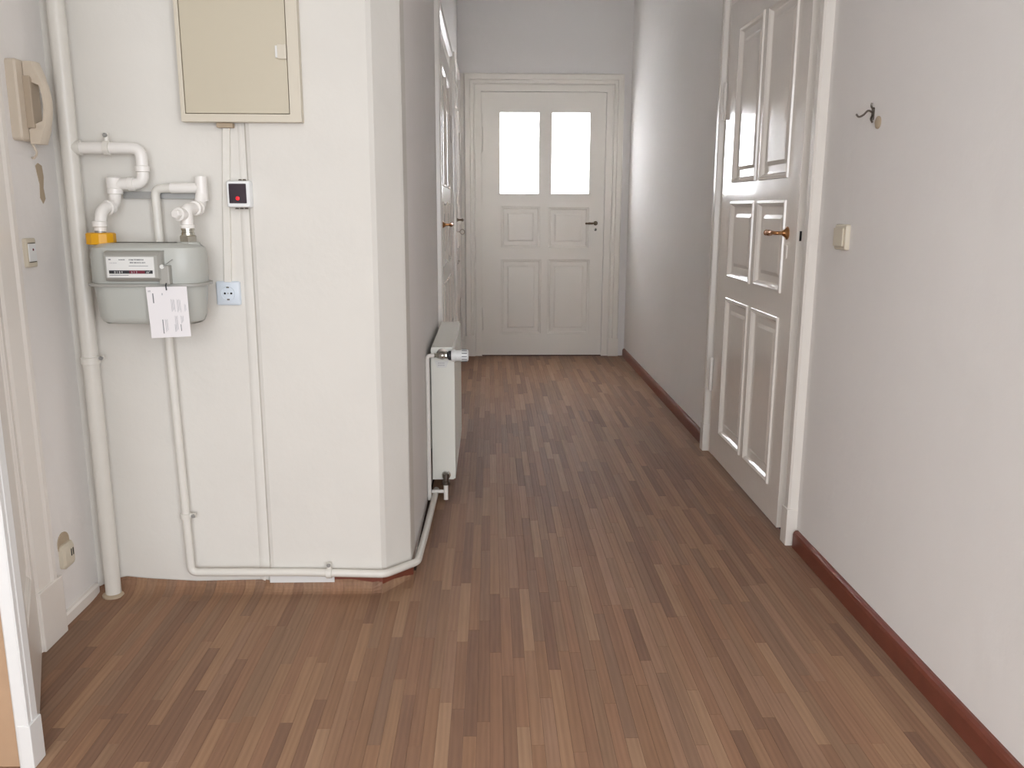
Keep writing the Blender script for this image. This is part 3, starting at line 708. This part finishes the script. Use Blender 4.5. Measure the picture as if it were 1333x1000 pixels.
dk = MB().lathe((XR + .001, 2.537, 1.464), (-1, 0, 0), [(0, .018), (.004, .018), (.007, .012), (.008, .004)], 20).obj('wall_disc', 'stain_tan', smooth=True)
tag(dk, 'round tan disc stuck on the right wall beside the coat hook', 'disc')

# ------------------------------------------------------------------ radiator
ra = empty('radiator', base=(-.195, 3.85, .09)); tag(ra, 'white panel radiator on the left corridor wall beyond the pillar', 'radiator')
RX0, RX1, RY0, RY1, RZ0, RZ1 = -.243, -.150, 3.45, 4.25, .092, .658
box('end_cover', RX0, RX1 - .004, RY0, RY0 + .003, RZ0, RZ1 - .006, 'radiator_white', ra)
box('end_cover', RX0, RX1 - .004, RY1 - .003, RY1, RZ0, RZ1 - .006, 'radiator_white', ra)
# front panel, shallow vertical pressings
def panel_mesh(xf, sgn):
    mb = MB(); ys = []; n = 24
    for i in range(n + 1):
        yb = RY0 - .001 + (RY1 - RY0 + .002) * i / n
        ys += [(yb, 0)] if i in (0, n) else [(yb - .007, 0), (yb - .004, -.0035), (yb + .004, -.0035), (yb + .007, 0)]
    R = [[(xf + sgn * (d if 0 < k < 3 else 0) , y, z) for k, z in enumerate((RZ0 + .004, RZ0 + .03, RZ1 - .03, RZ1 - .008))] + [(xf - sgn * .010, y, RZ1 - .008), (xf - sgn * .010, y, RZ0 + .004)] for y, d in ys]
    return mb.rings(R)
panel_mesh(RX1 + .003, 1).obj('front_panel', 'radiator_white', ra)
panel_mesh(RX0 + .002, -1).obj('back_panel', 'radiator_white', ra)
slab(RY0, RY1, RX0 + .002, RX1 - .004, [(RY0 + .03 + i * .031, RY0 + .052 + i * .031, RX0 + .018, RX1 - .02) for i in range(0)], RZ1 - .007, RZ1, lambda u, d, z: (z, u, d)).obj('top_cover', 'radiator_white', ra, bevel=.001)
box('convector', RX0 + .014, RX1 - .010, RY0 + .02, RY1 - .02, RZ0 + .02, RZ1 - .02, 'radiator_gap', ra)
for yy in (3.55, 4.12): box('wall_bracket', XL + .0065, RX0 + .004, yy, yy + .03, .2, .6, 'radiator_white', ra)
# supply valve + thermostat
VY, VZ = 3.425, .628
MB().lathe((-.197, RY0 + .001, VZ + .002), (0, -1, 0), [(0, .023), (.002, .023), (.003, .019)], 22).obj('end_boss', 'dark_nickel', ra, smooth=True)
vb = MB().lathe((-.232, VY, VZ), (1, 0, 0), [(0, .008), (.008, .010), (.009, .007), (.014, .009), (.022, .012), (.030, .016), (.040, .017), (.048, .014), (.053, .010)], 18).obj('supply_valve', 'nickel', ra, smooth=True)
MB().lathe((-.196, RY0, VZ), (0, -1, 0), [(0, .012), (.03, .014), (.04, .012)], 16).obj('valve_body', 'dark_nickel', vb, smooth=True)
MB().lathe((-.186, VY, VZ), (1, 0, 0), [(0, .011), (.004, .014), (.010, .014), (.011, .011)], 10).obj('valve_nut', 'nickel', vb)
MB().lathe((-.174, VY, VZ), (1, 0, 0), [(0, .013), (.006, .019), (.020, .019), (.021, .015)], 18).obj('valve_collar', 'black_print', vb, smooth=True)
MB().lathe((-.158, VY, VZ), (1, 0, 0), [(0, .019), (.001, .024), (.018, .025), (.019, .022), (.038, .022), (.039, .025), (.066, .024), (.070, .020), (.071, .006)], 24).obj('thermostat_head', 'plastic_white', vb, smooth=True)
for k in range(12):
    a = 2 * PI * k / 12; cyy = VY + math.cos(a) * .0245; czz = VZ + math.sin(a) * .0245
    MB().box(-.115, -.094, cyy - .0016, cyy + .0016, czz - .0016, czz + .0016).obj('grip_slot', 'grey_print', vb)
lb = MB().prism([(-.230, VZ - .025), (-.170, VZ - .025), (-.180, VZ - .055), (-.218, VZ - .055)], 1, RY0 - .0008, RY0 + .0005).obj('label', 'label_white', ra)
for dz in (.034, .043): bars(ra, [(-.214 + q * .007, -.209 + q * .007, VZ - dz - .004, VZ - dz) for q in range(4)], RY0 - .0008, 'light_print')
# return valve
rv = MB().lathe((-.186, 3.425, .128), (0, 0, -1), [(0, .006), (.004, .014), (.020, .015), (.022, .012), (.034, .012), (.035, .015), (.050, .015), (.052, .010)], 16).obj('return_valve', 'dark_nickel', ra, smooth=True)
MB().lathe((-.186, RY0 + .001, .112), (0, -1, 0), [(0, .019), (.002, .019), (.003, .011), (.03, .010)], 18).obj('valve_body', 'nickel', rv, smooth=True)
sp = MB().tube([(-.255, 3.405, .018), (-.254, 3.405, .35), (-.255, 3.415, VZ), (-.228, 3.424, VZ)], .0085, n=14, fil=.022).obj('supply_pipe', 'fitting_white'); 
tag(sp, 'thin white upright pipe beside the radiator end leading to its valve', 'pipe')
rpp = MB().tube([(-.246, 3.43, .046), (-.188, 3.43, .046)], .0075, n=12).obj('return_pipe', 'fitting_white')
tag(rpp, 'short white pipe stub joining under the radiator return valve', 'pipe')
MB().tube([(-.187, 3.425, .078), (-.187, 3.42, .020), (-.187, 3.419, .013)], .0095, n=14).obj('foot', 'fitting_white', rpp, smooth=True)

for o in list(bpy.data.objects):
    if '_base' in o: del o['_base']
